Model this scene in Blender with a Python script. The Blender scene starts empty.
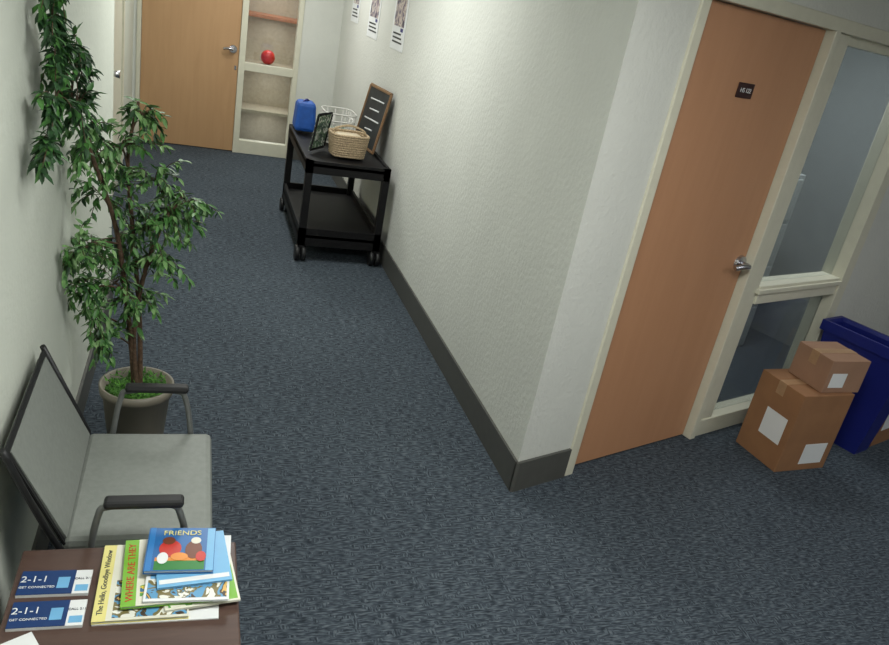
import bpy, bmesh, math, random
from mathutils import Vector, Matrix
random.seed(7)
TH=0.3323
MD=Matrix.Rotation(TH,4,'Z')
sc=bpy.context.scene
sc.view_settings.view_transform='Standard'
COL=sc.collection
L=6.04; H=2.5; BB=.15

# ---------------- materials ----------------
def lin(c): 
    return tuple((v/255/12.92 if v/255<=.04045 else ((v/255+.055)/1.055)**2.4) for v in c)+(1,)
def mat(name,col,rough=.6,metal=0,spec=.5,noise=None,bump=None,col2=None,emit=0,trans=0,alpha=1):
    m=bpy.data.materials.new(name);m.use_nodes=True
    nt=m.node_tree;b=nt.nodes['Principled BSDF']
    b.inputs['Base Color'].default_value=lin(col);b.inputs['Roughness'].default_value=rough
    b.inputs['Metallic'].default_value=metal;b.inputs['Specular IOR Level'].default_value=spec
    tc=nt.nodes.new('ShaderNodeTexCoord')
    if noise is None: noise=(30,.12)
    n=nt.nodes.new('ShaderNodeTexNoise');n.inputs['Scale'].default_value=noise[0];n.inputs['Detail'].default_value=4
    nt.links.new(tc.outputs['Object'],n.inputs['Vector'])
    r=nt.nodes.new('ShaderNodeValToRGB')
    c1=lin(col);c2=lin(col2) if col2 else tuple(v*(1-noise[1]) for v in c1[:3])+(1,)
    r.color_ramp.elements[0].position=.35;r.color_ramp.elements[1].position=.65
    r.color_ramp.elements[0].color=c2;r.color_ramp.elements[1].color=c1
    nt.links.new(n.outputs['Fac'],r.inputs['Fac']);nt.links.new(r.outputs['Color'],b.inputs['Base Color'])
    if bump:
        n2=nt.nodes.new('ShaderNodeTexNoise');n2.inputs['Scale'].default_value=bump[0];n2.inputs['Detail'].default_value=3
        nt.links.new(tc.outputs['Object'],n2.inputs['Vector'])
        bp=nt.nodes.new('ShaderNodeBump');bp.inputs['Strength'].default_value=bump[1];bp.inputs['Distance'].default_value=bump[2]
        nt.links.new(n2.outputs['Fac'],bp.inputs['Height']);nt.links.new(bp.outputs['Normal'],b.inputs['Normal'])
    if emit:
        b.inputs['Emission Color'].default_value=lin(col);b.inputs['Emission Strength'].default_value=emit
    return m
def wood(name,c1,c2,scale=(14,14,1.2),rough=.4):
    m=bpy.data.materials.new(name);m.use_nodes=True
    nt=m.node_tree;b=nt.nodes['Principled BSDF'];b.inputs['Roughness'].default_value=rough
    tc=nt.nodes.new('ShaderNodeTexCoord');mp=nt.nodes.new('ShaderNodeMapping');mp.inputs['Scale'].default_value=scale
    n=nt.nodes.new('ShaderNodeTexNoise');n.inputs['Scale'].default_value=3;n.inputs['Detail'].default_value=6;n.inputs['Distortion'].default_value=.6
    r=nt.nodes.new('ShaderNodeValToRGB');r.color_ramp.elements[0].color=lin(c2);r.color_ramp.elements[1].color=lin(c1)
    r.color_ramp.elements[0].position=.3;r.color_ramp.elements[1].position=.7
    nt.links.new(tc.outputs['Object'],mp.inputs['Vector']);nt.links.new(mp.outputs['Vector'],n.inputs['Vector'])
    nt.links.new(n.outputs['Fac'],r.inputs['Fac']);nt.links.new(r.outputs['Color'],b.inputs['Base Color'])
    return m
def picmat(name,cols,scale):
    m=bpy.data.materials.new(name);m.use_nodes=True
    nt=m.node_tree;b=nt.nodes['Principled BSDF'];b.inputs['Roughness'].default_value=.35
    tc=nt.nodes.new('ShaderNodeTexCoord')
    n=nt.nodes.new('ShaderNodeTexNoise');n.inputs['Scale'].default_value=scale;n.inputs['Detail'].default_value=2.5;n.inputs['Distortion'].default_value=1.2
    r=nt.nodes.new('ShaderNodeValToRGB');r.color_ramp.interpolation='CONSTANT'
    k=len(cols)
    for i,c in enumerate(cols):
        p=.32+.36*i/k
        if i==0:e=r.color_ramp.elements[0];e.position=0
        elif i==1:e=r.color_ramp.elements[1];e.position=p
        else:e=r.color_ramp.elements.new(p)
        e.color=lin(c)
    nt.links.new(tc.outputs['Object'],n.inputs['Vector']);nt.links.new(n.outputs['Fac'],r.inputs['Fac']);nt.links.new(r.outputs['Color'],b.inputs['Base Color'])
    return m
def carpet():
    m=bpy.data.materials.new('carpet_blue_grey');m.use_nodes=True
    nt=m.node_tree;b=nt.nodes['Principled BSDF'];b.inputs['Roughness'].default_value=.95;b.inputs['Specular IOR Level'].default_value=.15
    tc=nt.nodes.new('ShaderNodeTexCoord')
    def nz(sx,sy,sc_,det=2):
        mp=nt.nodes.new('ShaderNodeMapping');mp.inputs['Scale'].default_value=(sx,sy,1)
        n=nt.nodes.new('ShaderNodeTexNoise');n.inputs['Scale'].default_value=sc_;n.inputs['Detail'].default_value=det
        nt.links.new(tc.outputs['Object'],mp.inputs['Vector']);nt.links.new(mp.outputs['Vector'],n.inputs['Vector']);return n.outputs['Fac']
    a=nz(1,5,30);c=nz(4,1,40);sel=nz(1,1.5,24,1);big=nz(1,1,1.6,3)
    st=nt.nodes.new('ShaderNodeMath');st.operation='GREATER_THAN';st.inputs[1].default_value=.58;nt.links.new(sel,st.inputs[0])
    mx=nt.nodes.new('ShaderNodeMix');mx.data_type='FLOAT'
    nt.links.new(st.outputs[0],mx.inputs[0]);nt.links.new(a,mx.inputs[2]);nt.links.new(c,mx.inputs[3])
    r=nt.nodes.new('ShaderNodeValToRGB');e=r.color_ramp.elements
    e[0].position=.32;e[0].color=lin((38,44,50));e[1].position=.70;e[1].color=lin((96,104,110))
    x=e.new(.5);x.color=lin((63,71,79))
    nt.links.new(mx.outputs[0],r.inputs['Fac'])
    r2=nt.nodes.new('ShaderNodeValToRGB');r2.color_ramp.elements[0].color=(.92,.92,.93,1);r2.color_ramp.elements[1].color=(1.04,1.04,1.04,1)
    r2.color_ramp.elements[0].position=.35;r2.color_ramp.elements[1].position=.65
    nt.links.new(big,r2.inputs['Fac'])
    m2=nt.nodes.new('ShaderNodeMix');m2.data_type='RGBA';m2.blend_type='MULTIPLY';m2.inputs[0].default_value=1
    nt.links.new(r.outputs['Color'],m2.inputs[6]);nt.links.new(r2.outputs['Color'],m2.inputs[7])
    nt.links.new(m2.outputs[2],b.inputs['Base Color'])
    bp=nt.nodes.new('ShaderNodeBump');bp.inputs['Strength'].default_value=.3;bp.inputs['Distance'].default_value=.003
    nt.links.new(mx.outputs[0],bp.inputs['Height']);nt.links.new(bp.outputs['Normal'],b.inputs['Normal'])
    return m
def glassmat(name,tint,fac,haze=0):
    m=bpy.data.materials.new(name);m.use_nodes=True;nt=m.node_tree
    nt.nodes.remove(nt.nodes['Principled BSDF']);o=nt.nodes['Material Output']
    t=nt.nodes.new('ShaderNodeBsdfTransparent');t.inputs['Color'].default_value=tint
    g=nt.nodes.new('ShaderNodeBsdfGlossy');g.inputs['Roughness'].default_value=.03
    x=nt.nodes.new('ShaderNodeMixShader');x.inputs[0].default_value=fac
    nt.links.new(t.outputs[0],x.inputs[1]);nt.links.new(g.outputs[0],x.inputs[2])
    d=nt.nodes.new('ShaderNodeBsdfDiffuse');d.inputs['Color'].default_value=lin((190,196,198))
    y=nt.nodes.new('ShaderNodeMixShader');y.inputs[0].default_value=haze
    nt.links.new(x.outputs[0],y.inputs[1]);nt.links.new(d.outputs[0],y.inputs[2]);nt.links.new(y.outputs[0],o.inputs[0])
    return m
M={}
M['wall']=mat('wall_paint',(208,209,202),.75,noise=(3,.04),bump=(42,.45,.007))
M['wall_l']=mat('wall_paint_left',(208,212,200),.75,noise=(3,.04),bump=(42,.35,.006))
M['ceil']=mat('ceiling_tile',(225,225,220),.9,noise=(80,.15))
M['trim']=mat('frame_paint',(210,207,188),.45,noise=(20,.04))
M['base']=mat('baseboard_rubber',(80,80,76),.5,noise=(20,.1))
M['floor']=carpet()
M['doorR']=wood('maple_door',(188,139,104),(183,134,99),(7,7,.6),.45)
M['doorF']=wood('oak_door',(184,146,106),(177,139,99),(7,7,.6),.5)
M['steel']=mat('brushed_steel',(200,200,205),.25,1)
M['black']=mat('black_plastic',(20,20,22),.5)
M['blackm']=mat('black_metal',(15,14,16),.55,.1,.3)
M['tube']=mat('grey_tube',(120,122,120),.4,.4)
M['vinyl']=mat('grey_vinyl',(128,132,126),.55,noise=(60,.1),bump=(200,.2,.002))
M['table']=wood('walnut_laminate',(84,64,56),(72,54,48),(2,14,14),.4)
M['sign']=mat('sign_plastic',(50,20,20),.3)
M['white']=mat('white_paper',(222,224,224),.6,noise=(10,.03))
M['pot']=mat('pot_plastic',(122,116,102),.5,noise=(12,.1))
M['moss']=mat('moss',(92,150,50),.9,noise=(60,.3),col2=(40,84,26),bump=(80,1,.02))
M['leafA']=mat('leaf_green',(82,132,62),.5,noise=(25,.3),col2=(54,100,46))
M['leafB']=mat('leaf_light',(132,166,108),.5,noise=(25,.3),col2=(92,138,76))
M['leafC']=mat('leaf_dark',(46,82,44),.5,noise=(25,.3),col2=(30,60,32))
M['bark']=mat('bark',(92,70,52),.8,noise=(40,.4),bump=(60,.8,.01))
M['card']=mat('cardboard',(148,106,72),.8,noise=(8,.12))
M['card2']=mat('cardboard_light',(156,120,96),.8,noise=(8,.12))
M['tape']=mat('packing_tape',(170,134,100),.3)
M['bin']=mat('bin_blue',(24,34,116),.4,noise=(8,.1))
M['glass']=glassmat('window_glass',(.92,.94,.94,1),.06)
M['glassN']=glassmat('window_glass_near',(.84,.87,.87,1),.12,.06)
M['dark']=mat('office_wall',(128,134,136),.8)
M['cab']=mat('cabinet_grey',(180,186,188),.6)
M['office']=mat('office_beige',(196,184,160),.8)
M['red']=mat('red_rubber',(220,60,40),.4)
M['shelfw']=wood('shelf_wood',(206,130,90),(180,108,74))
M['blue']=mat('blue_fabric',(24,84,170),.6,noise=(20,.2))
M['wicker']=mat('wicker',(204,180,146),.8,noise=(120,.5),bump=(150,1,.01))
M['wire']=mat('white_wire',(214,212,206),.4)
M['fwood']=wood('frame_wood',(150,118,86),(120,92,66))
M['slate']=mat('chalkboard',(40,46,48),.6,noise=(14,.5),col2=(24,28,30))
M['print']=picmat('photo_sheet',[(210,214,206),(90,120,90),(60,80,70),(200,200,190)],22)
def flat(n,c): 
    if n not in M: M[n]=mat(n,c,.35,noise=(30,.04))
    return M[n]

# ---------------- mesh helpers ----------------
def finish(name,bm,mats,parent=None,mw=None,smooth=False):
    me=bpy.data.meshes.new(name);bmesh.ops.recalc_face_normals(bm,faces=bm.faces);bm.to_mesh(me);bm.free()
    if not isinstance(mats,(list,tuple)): mats=[mats]
    for m in mats: me.materials.append(m)
    if smooth:
        for p in me.polygons:p.use_smooth=True
    o=bpy.data.objects.new(name,me);COL.objects.link(o)
    if mw is not None:o.matrix_world=mw
    if parent: o.parent=parent
    return o
def empty(name,loc=(0,0,0),rot=0,parent=None):
    e=bpy.data.objects.new(name,None);COL.objects.link(e);e.location=loc;e.rotation_euler=(0,0,rot);e.empty_display_size=.1
    if parent:e.parent=parent
    return e
def bbox(bm,lo,hi,mi=0,mtx=None,bev=0):
    r=bmesh.ops.create_cube(bm,size=1);vs=r['verts']
    for v in vs:
        v.co=Vector([lo[i]+(v.co[i]+.5)*(hi[i]-lo[i]) for i in range(3)])
    fs=set(f for v in vs for f in v.link_faces)
    if bev:
        es=set(e for v in vs for e in v.link_edges)
        rr=bmesh.ops.bevel(bm,geom=list(es),offset=bev,segments=2,affect='EDGES',profile=.5)
        fs=set(rr['faces'])|set(f for f in fs if f.is_valid)
        vs=set(v for f in fs for v in f.verts)
        fs=set(f for v in vs for f in v.link_faces)
    for f in fs:f.material_index=mi
    if mtx:
        for v in vs:v.co=mtx@v.co
def box(name,lo,hi,m,parent=None,mw=None,bev=0):
    if isinstance(mw,float): bev=mw;mw=None
    bm=bmesh.new();bbox(bm,lo,hi,0,None,bev);return finish(name,bm,m,parent,mw)
def prism(name,poly,z0,z1,m,parent=None):
    bm=bmesh.new();a=[bm.verts.new((x,y,z0)) for x,y in poly];b=[bm.verts.new((x,y,z1)) for x,y in poly]
    bm.faces.new(a[::-1]);bm.faces.new(b)
    for i in range(len(a)):
        j=(i+1)%len(a);bm.faces.new((a[i],a[j],b[j],b[i]))
    return finish(name,bm,m,parent)
def tube(bm,pts,r,seg=10,mi=0,closed=False):
    pts=[Vector(p) for p in pts];n=len(pts);rings=[]
    rr=r if isinstance(r,(list,tuple)) else [r]*n
    t0=(pts[1]-pts[0]).normalized();up=Vector((0,0,1)) if abs(t0.z)<.9 else Vector((1,0,0))
    nrm=t0.cross(up).normalized()
    for i in range(n):
        if closed:t=(pts[(i+1)%n]-pts[i-1]).normalized()
        else:
            t=(pts[min(i+1,n-1)]-pts[max(i-1,0)]).normalized()
        nrm=(nrm-t*nrm.dot(t)).normalized();bn=t.cross(nrm)
        rings.append([bm.verts.new(pts[i]+(nrm*math.cos(2*math.pi*k/seg)+bn*math.sin(2*math.pi*k/seg))*rr[i]) for k in range(seg)])
    for i in range(n if closed else n-1):
        A,B=rings[i],rings[(i+1)%n]
        for k in range(seg):
            f=bm.faces.new((A[k],A[(k+1)%seg],B[(k+1)%seg],B[k]));f.material_index=mi;f.smooth=True
    if not closed:
        for R_ in (rings[0],rings[-1]):
            f=bm.faces.new(R_);f.material_index=mi
def smoothpath(pts,n=6):
    P=[Vector(p) for p in pts];out=[]
    for i in range(len(P)-1):
        p0=P[max(i-1,0)];p1=P[i];p2=P[i+1];p3=P[min(i+2,len(P)-1)]
        for k in range(n):
            t=k/n
            out.append(.5*((2*p1)+(p2-p0)*t+(2*p0-5*p1+4*p2-p3)*t*t+(3*p1-p0-3*p2+p3)*t**3))
    out.append(P[-1]);return out
def tubeobj(name,pts,r,m,parent=None,seg=10,closed=False,mw=None):
    bm=bmesh.new();tube(bm,pts,r,seg,0,closed);return finish(name,bm,m,parent,mw)
def lathe(name,prof,m,parent=None,loc=(0,0,0),seg=40):
    bm=bmesh.new();rings=[]
    for r,z in prof: rings.append([bm.verts.new((loc[0]+r*math.cos(2*math.pi*k/seg),loc[1]+r*math.sin(2*math.pi*k/seg),loc[2]+z)) for k in range(seg)])
    for A,B in zip(rings,rings[1:]):
        for k in range(seg):
            f=bm.faces.new((A[k],A[(k+1)%seg],B[(k+1)%seg],B[k]));f.smooth=True
    bm.faces.new(rings[0][::-1]);bm.faces.new(rings[-1])
    return finish(name,bm,m,parent)
def text(name,s,size,loc,rot,m,parent=None,ext=.0005,mw=None):
    cu=bpy.data.curves.new(name,'FONT');cu.body=s;cu.size=size;cu.extrude=ext;cu.align_x='CENTER';cu.align_y='CENTER'
    o=bpy.data.objects.new(name,cu);COL.objects.link(o);o.location=loc;o.rotation_euler=rot
    bpy.context.view_layer.update();dg=bpy.context.evaluated_depsgraph_get()
    me=bpy.data.meshes.new_from_object(o.evaluated_get(dg));mtx=o.matrix_basis.copy()
    bpy.data.objects.remove(o);me.transform(mtx);me.materials.clear();me.materials.append(m)
    o=bpy.data.objects.new(name,me);COL.objects.link(o)
    if mw is not None:o.matrix_world=mw
    if parent:o.parent=parent
    return o

# ---------------- room shell ----------------
DH=2.085
box('floor',(-2.2,-3.1,-.1),(5.2,7.8,0),M['floor'])
box('ceiling',(-2.2,-3.1,H),(5.2,7.8,H+.1),M['ceil'])
box('wall_left',(-2.13,-3,0),(-1.8,1.8,H),M['wall_l'])
box('wall_left_alcove',(-2.13,1.8,0),(-2.03,L,H),M['wall_l'])
ux,uy=math.cos(TH),math.sin(TH)
def D2(s,d): return (s*ux-d*uy,s*uy+d*ux)
prism('wall_right',[(0,0),D2(.32,0),D2(.32,.12),(.12,.17),(.12,L),(0,L)],0,H,M['wall'])
SR=2.34
def dbox(name,lo,hi,m,parent=None,bev=0): return box(name,lo,hi,m,parent,None if parent else MD,bev)
dbox('wall_door_header',(.32,0,DH+.055),(SR,.12,H),M['wall'])
dbox('wall_door_side',(SR,0,0),(5.0,.12,H),M['wall'])
box('wall_east',(4.73,-3,0),(4.83,1.75,H),M['wall'])
box('wall_back',(-2.13,-3.1,0),(4.83,-3,H),M['wall'])
box('wall_far_header',(-2.13,L,2.12),(.12,L+.1,H),M['wall'])
box('wall_far_left',(-2.13,L,0),(-2.0,L+.1,2.12),M['wall'])
box('wall_far_right',(-.40,L,0),(.12,L+.1,2.12),M['wall'])
# baseboards
box('baseboard_left',(-1.8,-3,0),(-1.788,1.8,BB),M['base'])
box('baseboard_alcove',(-2.03,1.8,0),(-2.018,3.3,BB),M['base'])
box('baseboard_far',(-.40,L-.012,0),(0,L,BB),M['base'])
prism('baseboard_right',[(0,0),(-.012,-.008),(-.012,L-.012),(0,L-.012)],0,BB,M['base'])
prism('baseboard_corner',[(-.012,-.010),D2(0,-.014),D2(.315,-.014),D2(.315,0),(0,0),(-.012,-.0)],0,BB,M['base'])
dbox('baseboard_door_side',(SR+.0,-.012,0),(4.9,0,BB),M['base'])

# ---------------- near door + sidelight ----------------
def lever(parent,x,y,z,side,fy):
    # fy: direction to viewer (-1)
    bm=bmesh.new()
    r=bmesh.ops.create_cone(bm,cap_ends=True,segments=24,radius1=.042,radius2=.038,depth=.014,matrix=Matrix.Translation((x,y+fy*.007,z))@Matrix.Rotation(math.pi/2,4,'X'))
    tube(bm,[(x,y,z),(x,y+fy*.055,z)],.015,12)
    tube(bm,smoothpath([(x,y+fy*.055,z),(x+side*.03,y+fy*.06,z+.004),(x+side*.065,y+fy*.055,z+.002),(x+side*.095,y+fy*.045,z-.006)]),.014,10)
    o=finish('lever_handle',bm,M['steel'],parent)
d1=empty('door_1',rot=TH)
dbox('panel',(.375,.035,.01),(1.262,.078,DH-.004),M['doorR'],d1)
lever(d1,1.262-.04,.035,1.0,-1,-1)
f1=empty('door_frame',rot=TH)
T=M['trim']
dbox('jamb_left',(.32,-.012,0),(.372,.12,DH+.05),T,f1,.004)
dbox('mullion',(1.267,-.012,0),(1.31,.12,DH+.05),T,f1,.004)
dbox('mullion_inner',(1.31,.01,0),(1.44,.12,DH),T,f1,.004)
dbox('head',(.32,-.0125,DH),(SR,.121,DH+.055),T,f1,.004)
dbox('jamb_right',(2.25,-.012,0),(SR,.12,DH),T,f1,.004)
dbox('mid_rail',(1.44,.0,.775),(2.25,.11,.875),T,f1,.004)
dbox('mid_sill',(1.42,-.014,.835),(2.26,.02,.86),T,f1,.003)
dbox('bottom_rail',(1.31,.0,0),(2.25,.11,.10),T,f1,.004)
dbox('window_1_top_bead',(1.44,.03,DH-.04),(2.25,.09,DH),T,f1)
dbox('glass_upper',(1.44,.055,.875),(2.25,.061,DH-.04),M['glassN'],f1)
dbox('glass_lower',(1.44,.055,.10),(2.25,.061,.775),M['glassN'],f1)
sg=empty('room_number_sign',rot=TH)
dbox('plate',(.755,.028,1.755),(.865,.034,1.815),M['sign'],sg,.002)
text('lettering','HS 122',.026,(.81,.0275,1.785),(math.pi/2,0,0),M['white'],sg)
# office behind the sidelight
dbox('wall_office_back',(1.1,1.3,0),(3.4,1.36,H),M['dark'])
dbox('wall_office_left',(1.1,.12,0),(1.16,1.3,H),M['dark'])
dbox('wall_office_right',(3.34,.12,0),(3.4,1.3,H),M['dark'])
cb=empty('filing_cabinet',rot=TH)
dbox('body',(1.75,.75,0),(2.9,1.25,1.28),M['cab'],cb,.006)
for i in range(4):
    dbox('drawer_%d'%i,(1.78,.735,.04+i*.31),(2.87,.75,.32+i*.31),M['cab'],cb,.004)
    dbox('pull_%d'%i,(2.28,.715,.2+i*.31),(2.42,.735,.22+i*.31),M['steel'],cb)
bl=empty('whiteboard',rot=TH)
dbox('board',(1.7,1.27,1.40),(3.1,1.295,2.2),M['cab'],bl)
dbox('ledge',(1.7,1.23,1.38),(3.1,1.295,1.40),M['steel'],bl)

# ---------------- far door + sidelight ----------------
d2=empty('door_2')
box('panel',(-1.957,L+.02,.01),(-1.015,L+.06,2.066),M['doorF'],d2)
lever(d2,-1.015-.06,L+.02,1.06,-1,-1)
box('lock_cylinder',(-1.05,L+.012,.86),(-1.03,L+.02,.9),M['steel'],d2)
f2=empty('door_frame')
box('jamb_left',(-2.0,L-.012,0),(-1.96,L+.1,2.12),T,f2,.003)
box('mullion',(-1.012,L-.012,0),(-.95,L+.1,2.12),T,f2,.003)
box('head',(-2.0,L-.0125,2.07),(-.4,L+.101,2.125),T,f2,.003)
box('jamb_right',(-.45,L-.012,0),(-.40,L+.1,2.07),T,f2,.003)
box('mid_rail',(-.95,L-.005,.87),(-.45,L+.09,.95),T,f2,.003)
box('bottom_rail',(-.95,L-.005,0),(-.45,L+.09,.14),T,f2,.003)
box('glass_upper',(-.95,L+.04,.95),(-.45,L+.046,2.07),M['glass'],f2)
box('glass_lower',(-.95,L+.04,.14),(-.45,L+.046,.87),M['glass'],f2)
box('wall_store_back',(-1.3,L+.6,0),(0,L+.65,H),M['office'])
box('wall_store_left',(-1.35,L+.1,0),(-1.3,L+.65,H),M['office'])
box('wall_store_right',(-.0,L+.1,0),(.05,L+.65,H),M['office'])
for i,z in enumerate((.42,.90,1.40,1.85)):
    box('storage_shelf',(-1.3,L+.15,z),(-.0,L+.6,z+.03),M['shelfw'] if i==2 else M['office'])
bm=bmesh.new();bmesh.ops.create_uvsphere(bm,u_segments=24,v_segments=16,radius=.075,matrix=Matrix.Translation((-.70,L+.28,1.007)))
finish('rubber_ball',bm,M['red'],smooth=True)

# alcove side door
d3=empty('door_3')
box('panel',(-2.03,3.5,.0),(-2.0,4.5,2.05),M['trim'],d3)
box('frame_near',(-2.03,3.42,0),(-1.985,3.5,2.12),M['trim'],d3)
box('frame_far',(-2.03,4.5,0),(-1.985,4.58,2.12),M['trim'],d3)
box('frame_head',(-2.03,3.5,2.05),(-1.985,4.5,2.12),M['trim'],d3)
tubeobj('knob',[(-2.0,3.6,1.0),(-1.93,3.6,1.0)],[.014,.028],M['steel'],d3)

# posters
def poster(y0,y1,z0,z1,c):
    e=empty('wall_poster')
    box('sheet',(-.004,y0,z0),(-.001,y1,z1),M['white'],e)
    box('photo_area',(-.0055,y0+.05,z0+.28*(z1-z0)),(-.004,y1-.05,z1-.06),c,e)
    for k in range(3): box('caption_bar_%d'%k,(-.0055,y0+.05+k*.03,z0+.05+k*.03),(-.004,y1-.06,z0+.062+k*.03),M['slate'],e)
    box('caption_logo',(-.0055,y0+.06,z0+.135),(-.004,y0+.14,z0+.16),M['bin'],e)
pc=picmat('poster_photo',[(60,60,84),(150,130,140),(200,190,180),(90,80,110),(40,44,60)],9)
poster(3.2,3.62,1.5,2.1,pc);poster(4.15,4.6,1.5,2.1,pc);poster(5.1,5.5,1.56,2.16,pc)

# ---------------- armchair ----------------
ch=empty('waiting_room_armchair')
bm=bmesh.new();bbox(bm,(-1.665,-.77,.405),(-1.29,-.25,.455),bev=.018);finish('seat',bm,M['vinyl'],ch)
box('seat_pan',(-1.65,-.755,.385),(-1.305,-.265,.405),M['black'],ch)
def slab(name,c,th,m,parent):
    # c: 4 corners, thickened along normal
    c=[Vector(p) for p in c];n=(c[1]-c[0]).cross(c[3]-c[0]).normalized()*th
    bm=bmesh.new();a=[bm.verts.new(p) for p in c];b=[bm.verts.new(p+n) for p in c]
    bm.faces.new(a);bm.faces.new(b[::-1])
    for i in range(4):
        j=(i+1)%4;bm.faces.new((a[i],a[j],b[j],b[i]))
    bmesh.ops.bevel(bm,geom=bm.edges[:],offset=abs(th)*.35,segments=2,affect='EDGES')
    return finish(name,bm,m,parent)
slab('back',[(-1.655,-.26,.45),(-1.65,-.765,.45),(-1.755,-.85,.785),(-1.762,-.36,.785)],.022,M['vinyl'],ch)
slab('back_shell',[(-1.665,-.255,.44),(-1.66,-.77,.44),(-1.766,-.86,.793),(-1.773,-.35,.793)],-.006,M['black'],ch)
for k,y in (('far',-.245),('near',-.785)):
    dy=-.03 if k=='near' else .01
    pts=[(-1.70,y,.015),(-1.61,y+dy*.5,.35),(-1.575,y+dy,.56),(-1.545,y+dy,.597),(-1.41,y+dy,.60),(-1.375,y+dy,.56),(-1.35,y+dy*.5,.40),(-1.30,y,.015)]
    tubeobj('leg_loop_'+k,smoothpath(pts,5),.009,M['tube'],ch)
    bm=bmesh.new();bbox(bm,(-1.56,y+dy-.02,.598),(-1.37,y+dy+.02,.62),bev=.009);finish('armrest_'+k,bm,M['black'],ch)
tubeobj('back_rail_far',[(-1.66,-.25,.40),(-1.665,-.252,.46),(-1.771,-.345,.80)],.008,M['black'],ch)
tubeobj('back_rail_near',smoothpath([(-1.45,-.775,.40),(-1.60,-.785,.395),(-1.67,-.79,.46),(-1.766,-.868,.80)]),.008,M['black'],ch)
tubeobj('cross_bar',[(-1.62,-.78,.39),(-1.62,-.25,.39)],.01,M['tube'],ch)
tubeobj('cross_bar_front',[(-1.345,-.78,.39),(-1.345,-.25,.39)],.01,M['tube'],ch)

# ---------------- side table ----------------
tb=empty('side_table')
TX0,TX1,TY0,TY1,TZ=-1.735,-1.235,-1.5,-.850,.5
box('top',(TX0,TY0,TZ-.03),(TX1,TY1,TZ),M['table'],tb,bev=.004)
for i,(x,y) in enumerate(((TX0+.03,TY0+.03),(TX1-.07,TY0+.03),(TX0+.03,TY1-.07),(TX1-.07,TY1-.07))):
    box('leg_%d'%i,(x,y,0),(x+.04,y+.04,TZ-.03),M['blackm'],tb)
box('apron_1',(TX0+.04,TY0+.04,TZ-.09),(TX1-.04,TY0+.06,TZ-.03),M['blackm'],tb)
box('apron_2',(TX0+.04,TY1-.06,TZ-.09),(TX1-.04,TY1-.04,TZ-.03),M['blackm'],tb)

# books (one stack)
bs=empty('stack_of_picture_books',(0,0,TZ))
def book(name,cx,cy,w,h,z0,t,rot,cover,extras=()):
    e=empty(name,(cx,cy,z0),rot,bs)
    box('pages',(-w/2+.003,-h/2+.003,.001),(w/2-.002,h/2-.003,t-.001),M['white'],e)
    box('back_cover',(-w/2,-h/2,0),(w/2,h/2,.001),cover,e)
    box('front_cover',(-w/2,-h/2,t-.001),(w/2,h/2,t),cover,e)
    for i,(x0,y0,x1,y1,m) in enumerate(extras):
        box('print_%d'%i,(x0*w-w/2,y0*h-h/2,t),(x1*w-w/2,y1*h-h/2,t+.0004+.0002*i),m,e)
    return e,t
yel=flat('book_yellow',(222,212,136));grn=flat('book_green',(120,176,60));blu=flat('book_blue',(50,120,184));dk=flat('ink_navy',(30,40,60))
cream=flat('book_cream',(218,216,200));sky=flat('print_sky',(110,170,210));dgr=flat('print_green',(40,120,50));navy=flat('print_navy',(40,100,160));redt=flat('print_red',(190,50,40));brn=flat('print_brown',(110,60,40));ora=flat('print_orange',(220,140,60))
p2=picmat('cover_landscape',[(225,225,215),(120,110,70),(90,150,190),(70,60,50),(210,170,90)],18)
p3=picmat('cover_garden',[(222,220,204),(222,220,204),(80,150,60),(210,190,80),(60,110,150)],16)
book('flyer',-1.415,-.995,.27,.235,0,.003,-.02,M['white'])
e,_=book('picture_book',-1.45,-.985,.205,.25,.0035,.008,-.01,yel,[(.14,.0,1,1,cream),(.2,.03,.98,.5,p2)])
text('title','The Hello, Goodbye Window',.0175,(-.088,0,.0085),(0,0,math.pi/2),dk,e)
book('magazine',-1.33,-.977,.17,.22,.0125,.005,.12,cream,[(.72,.03,.97,.95,grn),(.05,.03,.7,.4,p3)])
e,_=book('picture_book',-1.40,-.970,.20,.225,.019,.007,.03,grn,[(.16,0,1,1,cream),(.2,.02,.98,.3,p3)])
text('title','WHERE ARE THEY',.024,(-.082,0,.0075),(0,0,math.pi/2),redt,e)
book('magazine',-1.35,-.972,.19,.225,.028,.005,-.05,M['white'],[(.03,.04,.97,.30,p2),(.05,.32,.4,.38,sky)])
book('magazine',-1.345,-.95,.17,.18,.035,.005,.10,sky,[(.03,.06,.97,.14,M['white'])])
e,_=book('picture_book',-1.372,-.928,.16,.155,.042,.009,-.05,navy,[(.14,.02,.86,.22,dgr),(.14,.22,.86,.30,ora),(.88,.0,.99,.98,sky),(.02,.0,.10,1,blu)])
text('title','FRIENDS',.024,(.0,.056,.0102),(0,0,0),yel,e)
def disc(nm,x,y,rx,ry,z,m,par):
    bm=bmesh.new();vs=[bm.verts.new((x+rx*math.cos(k*.314159),y+ry*math.sin(k*.314159),z)) for k in range(20)]
    f=bm.faces.new(vs);r_=bmesh.ops.extrude_face_region(bm,geom=[f]);bmesh.ops.translate(bm,verts=[v for v in r_['geom'] if isinstance(v,bmesh.types.BMVert)],vec=(0,0,.0006));finish(nm,bm,m,par)
for k,(x,y,rx,ry,m_) in enumerate(((-.025,.0,.026,.03,redt),(-.03,.028,.015,.014,brn),(.03,-.005,.02,.032,brn),(.034,.028,.012,.012,cream),(-.002,-.03,.02,.014,ora),(-.04,-.035,.013,.02,M['white']),(.048,-.03,.012,.018,redt))):
    disc('character_%d'%k,x,y,rx,ry,.0096+k*.0002,m_,e)
bst=flat('brochure_blue',(22,54,104))
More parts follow.
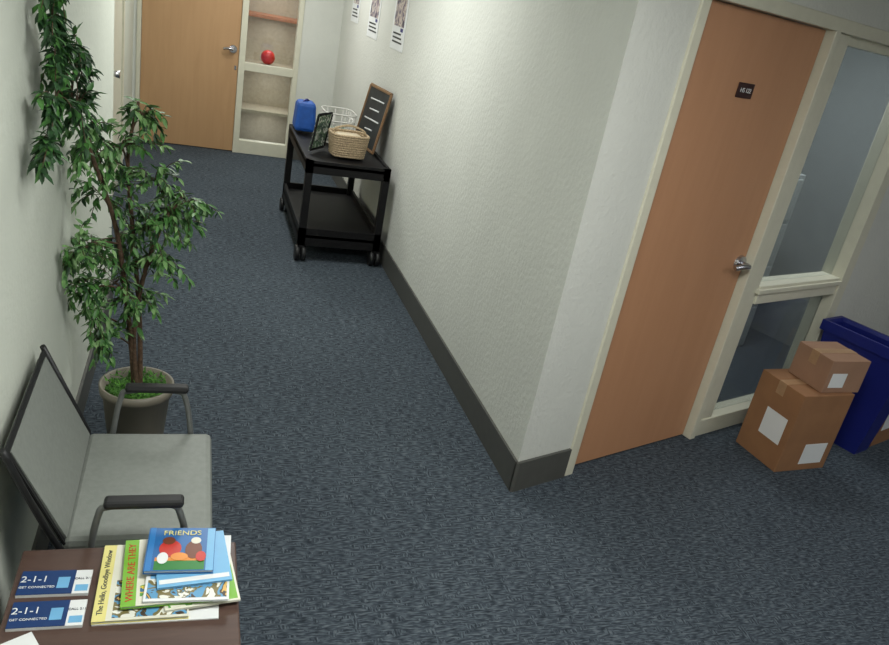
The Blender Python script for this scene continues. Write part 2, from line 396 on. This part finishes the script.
for (cx,cy,r) in ((-1.645,-.975,-.03),(-1.645,-1.072,-.02)):
    e=empty('brochure_stack',(cx,cy,TZ),r)
    box('stack',(-.075,-.038,0),(.075,.038,.008),M['white'],e)
    box('cover',(-.075,-.038,.008),(.04,.038,.009),bst,e)
    text('title','2-1-1',.027,(-.045,.01,.0092),(0,0,0),M['white'],e)
    text('subtitle','GET CONNECTED',.009,(-.036,-.015,.0092),(0,0,0),M['white'],e)
    box('print_photo',(.005,-.02,.009),(.03,.015,.0095),sky,e)
    text('contact','CALL 211',.009,(.058,.01,.0085),(0,0,0),dk,e)
    box('contact_bar',(.045,-.03,.008),(.072,-.01,.0085),sky,e)
e=empty('paper_leaflet',(-1.68,-1.20,TZ),.5)
box('sheet',(-.05,-.07,0),(.05,.07,.002),M['white'],e);box('print',(-.04,-.04,.002),(.04,.0,.0025),sky,e)

# ---------------- potted tree ----------------
pt=empty('potted_ficus_tree')
PX,PY=-1.56,.33
lathe('pot',[(.095,0),(.10,.01),(.126,.27),(.137,.275),(.139,.31),(.128,.31),(.12,.26)],M['pot'],pt,(PX,PY,0))
bm=bmesh.new()
for i in range(240):
    a=random.random()*6.28;r=.112*math.sqrt(random.random())
    x=PX+r*math.cos(a);y=PY+r*math.sin(a);zz=.285+.03*random.random()
    q=Vector((random.uniform(-1,1),random.uniform(-1,1),random.uniform(0,1))).normalized()*.03
    s=q.cross(Vector((0,0,1))).normalized()*.006
    f=[bm.verts.new((x-s.x,y-s.y,zz)),bm.verts.new((x+s.x,y+s.y,zz)),bm.verts.new((x+q.x,y+q.y,zz+q.z))];bm.faces.new(f)
finish('moss_tufts',bm,M['moss'],pt)
lathe('soil',[(.116,.24),(.118,.275),(.07,.29),(.01,.295)],M['moss'],pt,(PX,PY,0))
clusters=[ # x,y,z,r
(-1.74,-.26,1.78,.10),(-1.745,-.26,1.68,.09),(-1.74,-.22,1.58,.10),(-1.735,-.30,1.48,.10),(-1.735,-.38,1.38,.08),(-1.71,-.1,1.44,.11),(-1.72,-.02,1.58,.09),
(-1.57,.33,1.36,.09),(-1.63,.3,1.24,.12),(-1.52,.3,1.14,.13),(-1.41,.3,1.07,.11),(-1.69,.3,1.07,.14),(-1.54,.3,.98,.15),
(-1.72,.3,.84,.12),(-1.64,.3,.74,.14),(-1.56,.3,.68,.10),(-1.71,.3,.60,.10),(-1.64,.35,.90,.14),(-1.70,.25,1.24,.12),(-1.46,.3,1.0,.10),(-1.71,.1,1.32,.10),(-1.74,.12,.92,.10),(-1.74,.15,.76,.08),(-1.48,.28,.86,.09),(-1.68,.28,.53,.07)]
NL=7
bm=bmesh.new()
stems=[smoothpath([(PX+.012,PY,.28),(PX+.0,PY+.02,.6),(PX-.03,PY,.95),(PX-.05,PY,1.2),(PX-.02,PY,1.4)]),
 smoothpath([(PX-.010,PY+.01,.28),(PX-.035,PY-.02,.6),(PX-.08,PY-.04,.95),(-1.70,.12,1.25),(-1.735,-.1,1.5),(-1.75,-.25,1.74)]),
 smoothpath([(PX,PY-.010,.28),(PX-.015,PY-.01,.55),(PX+.02,PY-.02,.8),(PX+.08,PY-.03,1.0),(PX+.14,PY-.03,1.1)])]
allp=[]
for st in stems:
    n=len(st);tube(bm,st,[.0085*(1-.7*i/n)+.002 for i in range(n)],8);allp+=st
lb=bmesh.new()
def clampx(v):
    if v.x<-1.782:v.x=-1.782
    return v
def leaf(bm,p,d,l,w,mi):
    d=d.normalized();s=d.cross(Vector((random.uniform(-.5,.5),random.uniform(-.5,.5),1))).normalized();n=s.cross(d)
    P=[p,p+d*l*.3+s*w*.5+n*l*.05,p+d*l*.65+s*w*.42+n*l*.02,p+d*l-n*l*.1,p+d*l*.65-s*w*.42+n*l*.02,p+d*l*.3-s*w*.5+n*l*.05,p+d*l*.45-n*l*.03]
    V=[bm.verts.new(clampx(q)) for q in P]
    for a,b in ((0,1),(1,2),(2,3),(3,4),(4,5),(5,0)):
        f=bm.faces.new((V[a],V[b],V[6]));f.material_index=mi;f.smooth=True
for ci,(x,y,zc,r) in enumerate(clusters):
    c=Vector((x,y,zc));src=min(allp,key=lambda q:(q-(c-Vector((0,0,r*.8)))).length)
    tube(bm,smoothpath([src,(src+c)/2+Vector((0,0,.02)),c],4),.0035,6)
    left=ci<NL
    for k in range(int(8+r*46)):
        d=Vector((random.gauss(0,1),random.gauss(0,1),random.gauss(0,.8))).normalized()
        if left:d.x*=.35
        e_=c+d*r*random.uniform(.6,1.3);e_.z-=.02;e_=clampx(e_)
        mid=(c+e_)/2+Vector((0,0,.02));mid=clampx(mid)
        tw=smoothpath([c,mid,e_],4);tube(bm,tw,.0012,4)
        for j,q in enumerate(tw[2:]):
            for sd in (0,1):
                dd=(e_-c).normalized()*.6+Vector((random.uniform(-1,1),random.uniform(-1,1),random.uniform(-1.3,.15)))
                rnd=random.random()
                mi=(2 if rnd<.6 else 0) if left else (1 if rnd<.4 else (0 if rnd<.85 else 2))  # left clusters: shadow-side shade put into the leaf colour as a darker mix
                leaf(lb,q.copy(),dd,random.uniform(.028,.048),random.uniform(.011,.017),mi)
finish('branches',bm,M['bark'],pt);finish('leaves',lb,[M['leafA'],M['leafB'],M['leafC']],pt)

# ---------------- utility cart ----------------
ct=empty('utility_cart')
X0,X1,Y0,Y1,CZ=-.66,-.06,2.74,4.02,.74
def tray(nm,z,lip,dn):
    bm=bmesh.new();bbox(bm,(X0,Y0,z-.02),(X1,Y1,z))
    for lo,hi in (((X0,Y0,z-dn),(X1,Y0+.02,z+lip)),((X0,Y1-.02,z-dn),(X1,Y1,z+lip)),((X0,Y0,z-dn),(X0+.02,Y1,z+lip)),((X1-.02,Y0,z-dn),(X1,Y1,z+lip))): bbox(bm,lo,hi)
    finish(nm,bm,M['blackm'],ct)
tray('top_tray',CZ-.02,.02,.07);tray('bottom_tray',.2,.05,.08)
for i,(x,y) in enumerate(((X0,Y0),(X1-.05,Y0),(X0,Y1-.05),(X1-.05,Y1-.05))):
    box('post_%d'%i,(x,y,.1),(x+.05,y+.05,CZ),M['blackm'],ct)
    cx_,cy_=x+.025,y+.025
    for s_ in (-1,1): tubeobj('caster_%d_%d'%(i,s_+1),[(cx_+s_*.008,cy_,.055),(cx_+s_*.038,cy_,.055)],.055,M['black'],ct,18)
    box('caster_fork_%d'%i,(cx_-.007,cy_-.02,.05),(cx_+.007,cy_+.02,.105),M['blackm'],ct)
# blue bag
bg=empty('lunch_bag',(-.565,3.84,CZ),.0)
bm=bmesh.new();bbox(bm,(-.085,-.11,0),(.085,.11,.23),bev=.03)
for v in bm.verts:
    k=1-.12*max(0,v.co.z-.08)/.12;v.co.x*=k;v.co.y*=k
finish('bag_body',bm,M['blue'],bg,smooth=False)
tubeobj('top_seam',smoothpath([(-.03,-.05,.226),(0,0,.242),(.03,.05,.226)]),.008,M['bin'],bg)
# standing sign
pf=empty('standing_photo_frame',(-.53,3.18,CZ),0)
def frame(parent,c,w,mo,mi):
    c=[Vector(p) for p in c];n=(c[1]-c[0]).cross(c[3]-c[0]).normalized()
    slab('panel',[p+n*.004 for p in c],.008,mi,parent)
    for i in range(4):
        a,b=c[i],c[(i+1)%4];cc=sum(c,Vector())/4
        ia=a+(cc-a).normalized()*w*1.4;ib=b+(cc-b).normalized()*w*1.4
        slab('rail_%d'%i,[a,b,ib,ia],.02,mo,parent)
frame(pf,[(-.09,-.14,0),(.04,.05,0),(.09,.12,.26),(-.04,-.06,.26)],.016,M['blackm'],M['print'])
tubeobj('easel_leg',[(.01,.03,.2),(-.03,.14,0.006)],.006,M['blackm'],pf)
# chalkboard leaning on wall
cbd=empty('chalkboard_sign')
cc_=[(-.17,3.66,CZ),(-.105,3.16,CZ),(-.022,3.16,CZ+.47),(-.087,3.66,CZ+.47)]
frame(cbd,cc_,.025,M['fwood'],M['slate'])
A0,A1,A3=Vector(cc_[0]),Vector(cc_[1]),Vector(cc_[3]);nn=(A1-A0).cross(A3-A0).normalized()
def on(u,v,o): return A0+(A1-A0)*u+(A3-A0)*v+nn*o
for k,(v,u0,u1) in enumerate(((.78,.22,.8),(.62,.3,.7),(.46,.2,.82),(.30,.35,.65))):
    tubeobj('chalk_line_%d'%k,[on(u0,v,.0135),on(u1,v+.02,.0135)],.006,M['white'],cbd,6)
# wicker basket
def basket(name,cx,cy,w,d,h,m,rot):
    e=empty(name,(cx,cy,CZ),rot)
    bm=bmesh.new()
    def ring(z,k,r):
        pts=[]
        for i in range(24):
            a=2*math.pi*i/24;ca,sa=math.cos(a),math.sin(a)
            pts.append((w/2*k*math.copysign(abs(ca)**.5,ca),d/2*k*math.copysign(abs(sa)**.5,sa),z))
        tube(bm,pts,r,6,0,True);return pts
    return e,bm,ring
e,bm,ring=basket('wicker_basket',-.335,3.06,.27,.24,.16,None,.1)
for i in range(10): ring(.008+i*.0165,.86+.14*i/9,.0095)
bbox(bm,(-.11,-.09,0),(.11,.09,.006))
finish('weave',bm,M['wicker'],e)
bm=bmesh.new();bbox(bm,(-.10,-.08,.01),(.10,.08,.155),bev=.03);finish('cloth_lining',bm,flat('cloth_tan',(216,200,170)),e,smooth=True)
tubeobj('handle',smoothpath([(-.13,0,.155),(-.10,0,.19),(0,0,.215),(.10,0,.19),(.13,0,.155)]),.008,M['wicker'],e)
e,bm,ring=basket('wire_basket',-.345,3.54,.25,.34,.24,None,0)
rs=[ring(.008+i*.056,.85+.15*i/4,.006) for i in range(5)]
for i in range(24): tube(bm,[rs[0][i],rs[-1][i]],.0045,5)
for i in range(-3,4): tube(bm,[(-.10,i*.035,.006),(.10,i*.035,.006)],.004,5)
finish('wire',bm,M['wire'],e)
bm=bmesh.new();bbox(bm,(-.08,-.08,.012),(.08,.09,.10),bev=.01);finish('papers',bm,M['print'],e)

# ---------------- cartons, recycling bin ----------------
def carton(name,x,y,z0,w,d,h,rot,m,labels=()):
    e=empty(name,(x,y,z0),rot)
    box('body',(0,0,0),(w,d,h),m,e,bev=.003)
    box('tape_top',(0.0,d/2-.025,h),(w,d/2+.025,h+.0012),M['tape'],e)
    box('tape_side',(-.0012,d/2-.025,h-.07),(0,d/2+.025,h),M['tape'],e)
    for i,(f,a0,b0,a1,b1) in enumerate(labels):
        if f=='front':box('label_%d'%i,(a0,-.0015,b0),(a1,0,b1),M['white'],e)
        if f=='left':box('label_%d'%i,(-.0015,a0,b0),(0,a1,b1),M['white'],e)
        if f=='top':box('label_%d'%i,(a0,b0,h),(a1,b1,h+.0015),M['white'],e)
carton('cardboard_box',1.52,.10,0,.355,.29,.45,.10,M['card'],[('front',.15,.04,.31,.16),('left',.04,.14,.18,.29)])
carton('cardboard_box',1.65,.14,.4515,.26,.23,.18,.06,M['card2'],[('front',.03,.03,.13,.11)])
carton('cardboard_box',*D2(2.375,-.47),0,.36,.30,.34,TH,M['card'],[('front',.05,.1,.2,.22)])
rb=empty('recycling_bin',(*D2(2.245,-.30),0),TH)
bm=bmesh.new()
def rr(w,d,z):
    return [bm.verts.new((sx*w/2,sy*d/2,z)) for sx,sy in ((-1,-1),(1,-1),(1,1),(-1,1))]
prof=[(.15,.36,.0),(.18,.47,.59),(.215,.51,.59),(.215,.51,.65),(.18,.47,.65),(.16,.45,.63),(.14,.35,.02)]
R_=[rr(*p) for p in prof]
for A_,B_ in zip(R_,R_[1:]):
    for k in range(4): bm.faces.new((A_[k],A_[(k+1)%4],B_[(k+1)%4],B_[k]))
bm.faces.new(R_[0][::-1]);bm.faces.new(R_[-1])
finish('bin_shell',bm,M['bin'],rb)

# ---------------- ceiling lights, added fill lights ----------------
M['lamp']=mat('lamp_diffuser',(250,252,250),.5,emit=2)
def troffer(x,y,w,d,power,col=(.985,1,.965)):
    e=empty('ceiling_light',(x,y,H))
    box('diffuser',(-w/2,-d/2,-.012),(w/2,d/2,-.002),M['lamp'],e)
    bm=bmesh.new()
    for lo,hi in (((-w/2-.03,-d/2-.03,-.02),(w/2+.03,-d/2,0)),((-w/2-.03,d/2,-.02),(w/2+.03,d/2+.03,0)),((-w/2-.03,-d/2,-.02),(-w/2,d/2,0)),((w/2,-d/2,-.02),(w/2+.03,d/2,0))): bbox(bm,lo,hi)
    finish('housing',bm,M['trim'],e)
    l=bpy.data.lights.new('troffer_lamp','AREA');l.shape='RECTANGLE';l.size=w;l.size_y=d;l.energy=power;l.color=col
    o=bpy.data.objects.new('troffer_lamp',l);COL.objects.link(o);o.location=(0,0,-.03);o.parent=e
troffer(-.9,4.7,.6,1.2,27)
troffer(-.95,2.0,.6,1.2,31)
troffer(-.5,-1.5,1.2,.6,50)
troffer(2.6,-1.6,1.2,.6,14,(.9,.92,1))
for z_ in (1.83,1.38,.88,.40):  # unseen fill lights added between the shelves to brighten the store interior
    l=bpy.data.lights.new('store_fill','AREA');l.size=.2;l.energy=1.5
    o=bpy.data.objects.new('shelf_fill',l);COL.objects.link(o);o.location=(-.65,L+.3,z_)
l=bpy.data.lights.new('office_fill','AREA');l.size=.4;l.energy=24  # added fill without a fixture, lifts the office seen through the glass
o=bpy.data.objects.new('office_fill',l);COL.objects.link(o);o.location=(*D2(2.2,.6),2.4)

w=bpy.data.worlds.new('world');sc.world=w;w.use_nodes=True
w.node_tree.nodes['Background'].inputs[0].default_value=(.8,.85,1,1);w.node_tree.nodes['Background'].inputs[1].default_value=.05

# ---------------- camera ----------------
Rv=Vector((.945,-.2728,.1806));Uv=Vector((-.0515,.4209,.9056));Wv=Vector((.3231,.8651,-.3837))
cam=bpy.data.cameras.new('camera');co=bpy.data.objects.new('camera',cam);COL.objects.link(co)
m3=Matrix((Rv,Uv,-Wv)).transposed();co.matrix_world=Matrix.Translation((-1.389,-2.4869,1.8918))@m3.to_4x4()
cam.sensor_width=36;cam.sensor_fit='HORIZONTAL';cam.lens=755.7172*36/889;cam.clip_start=.05
sc.camera=co
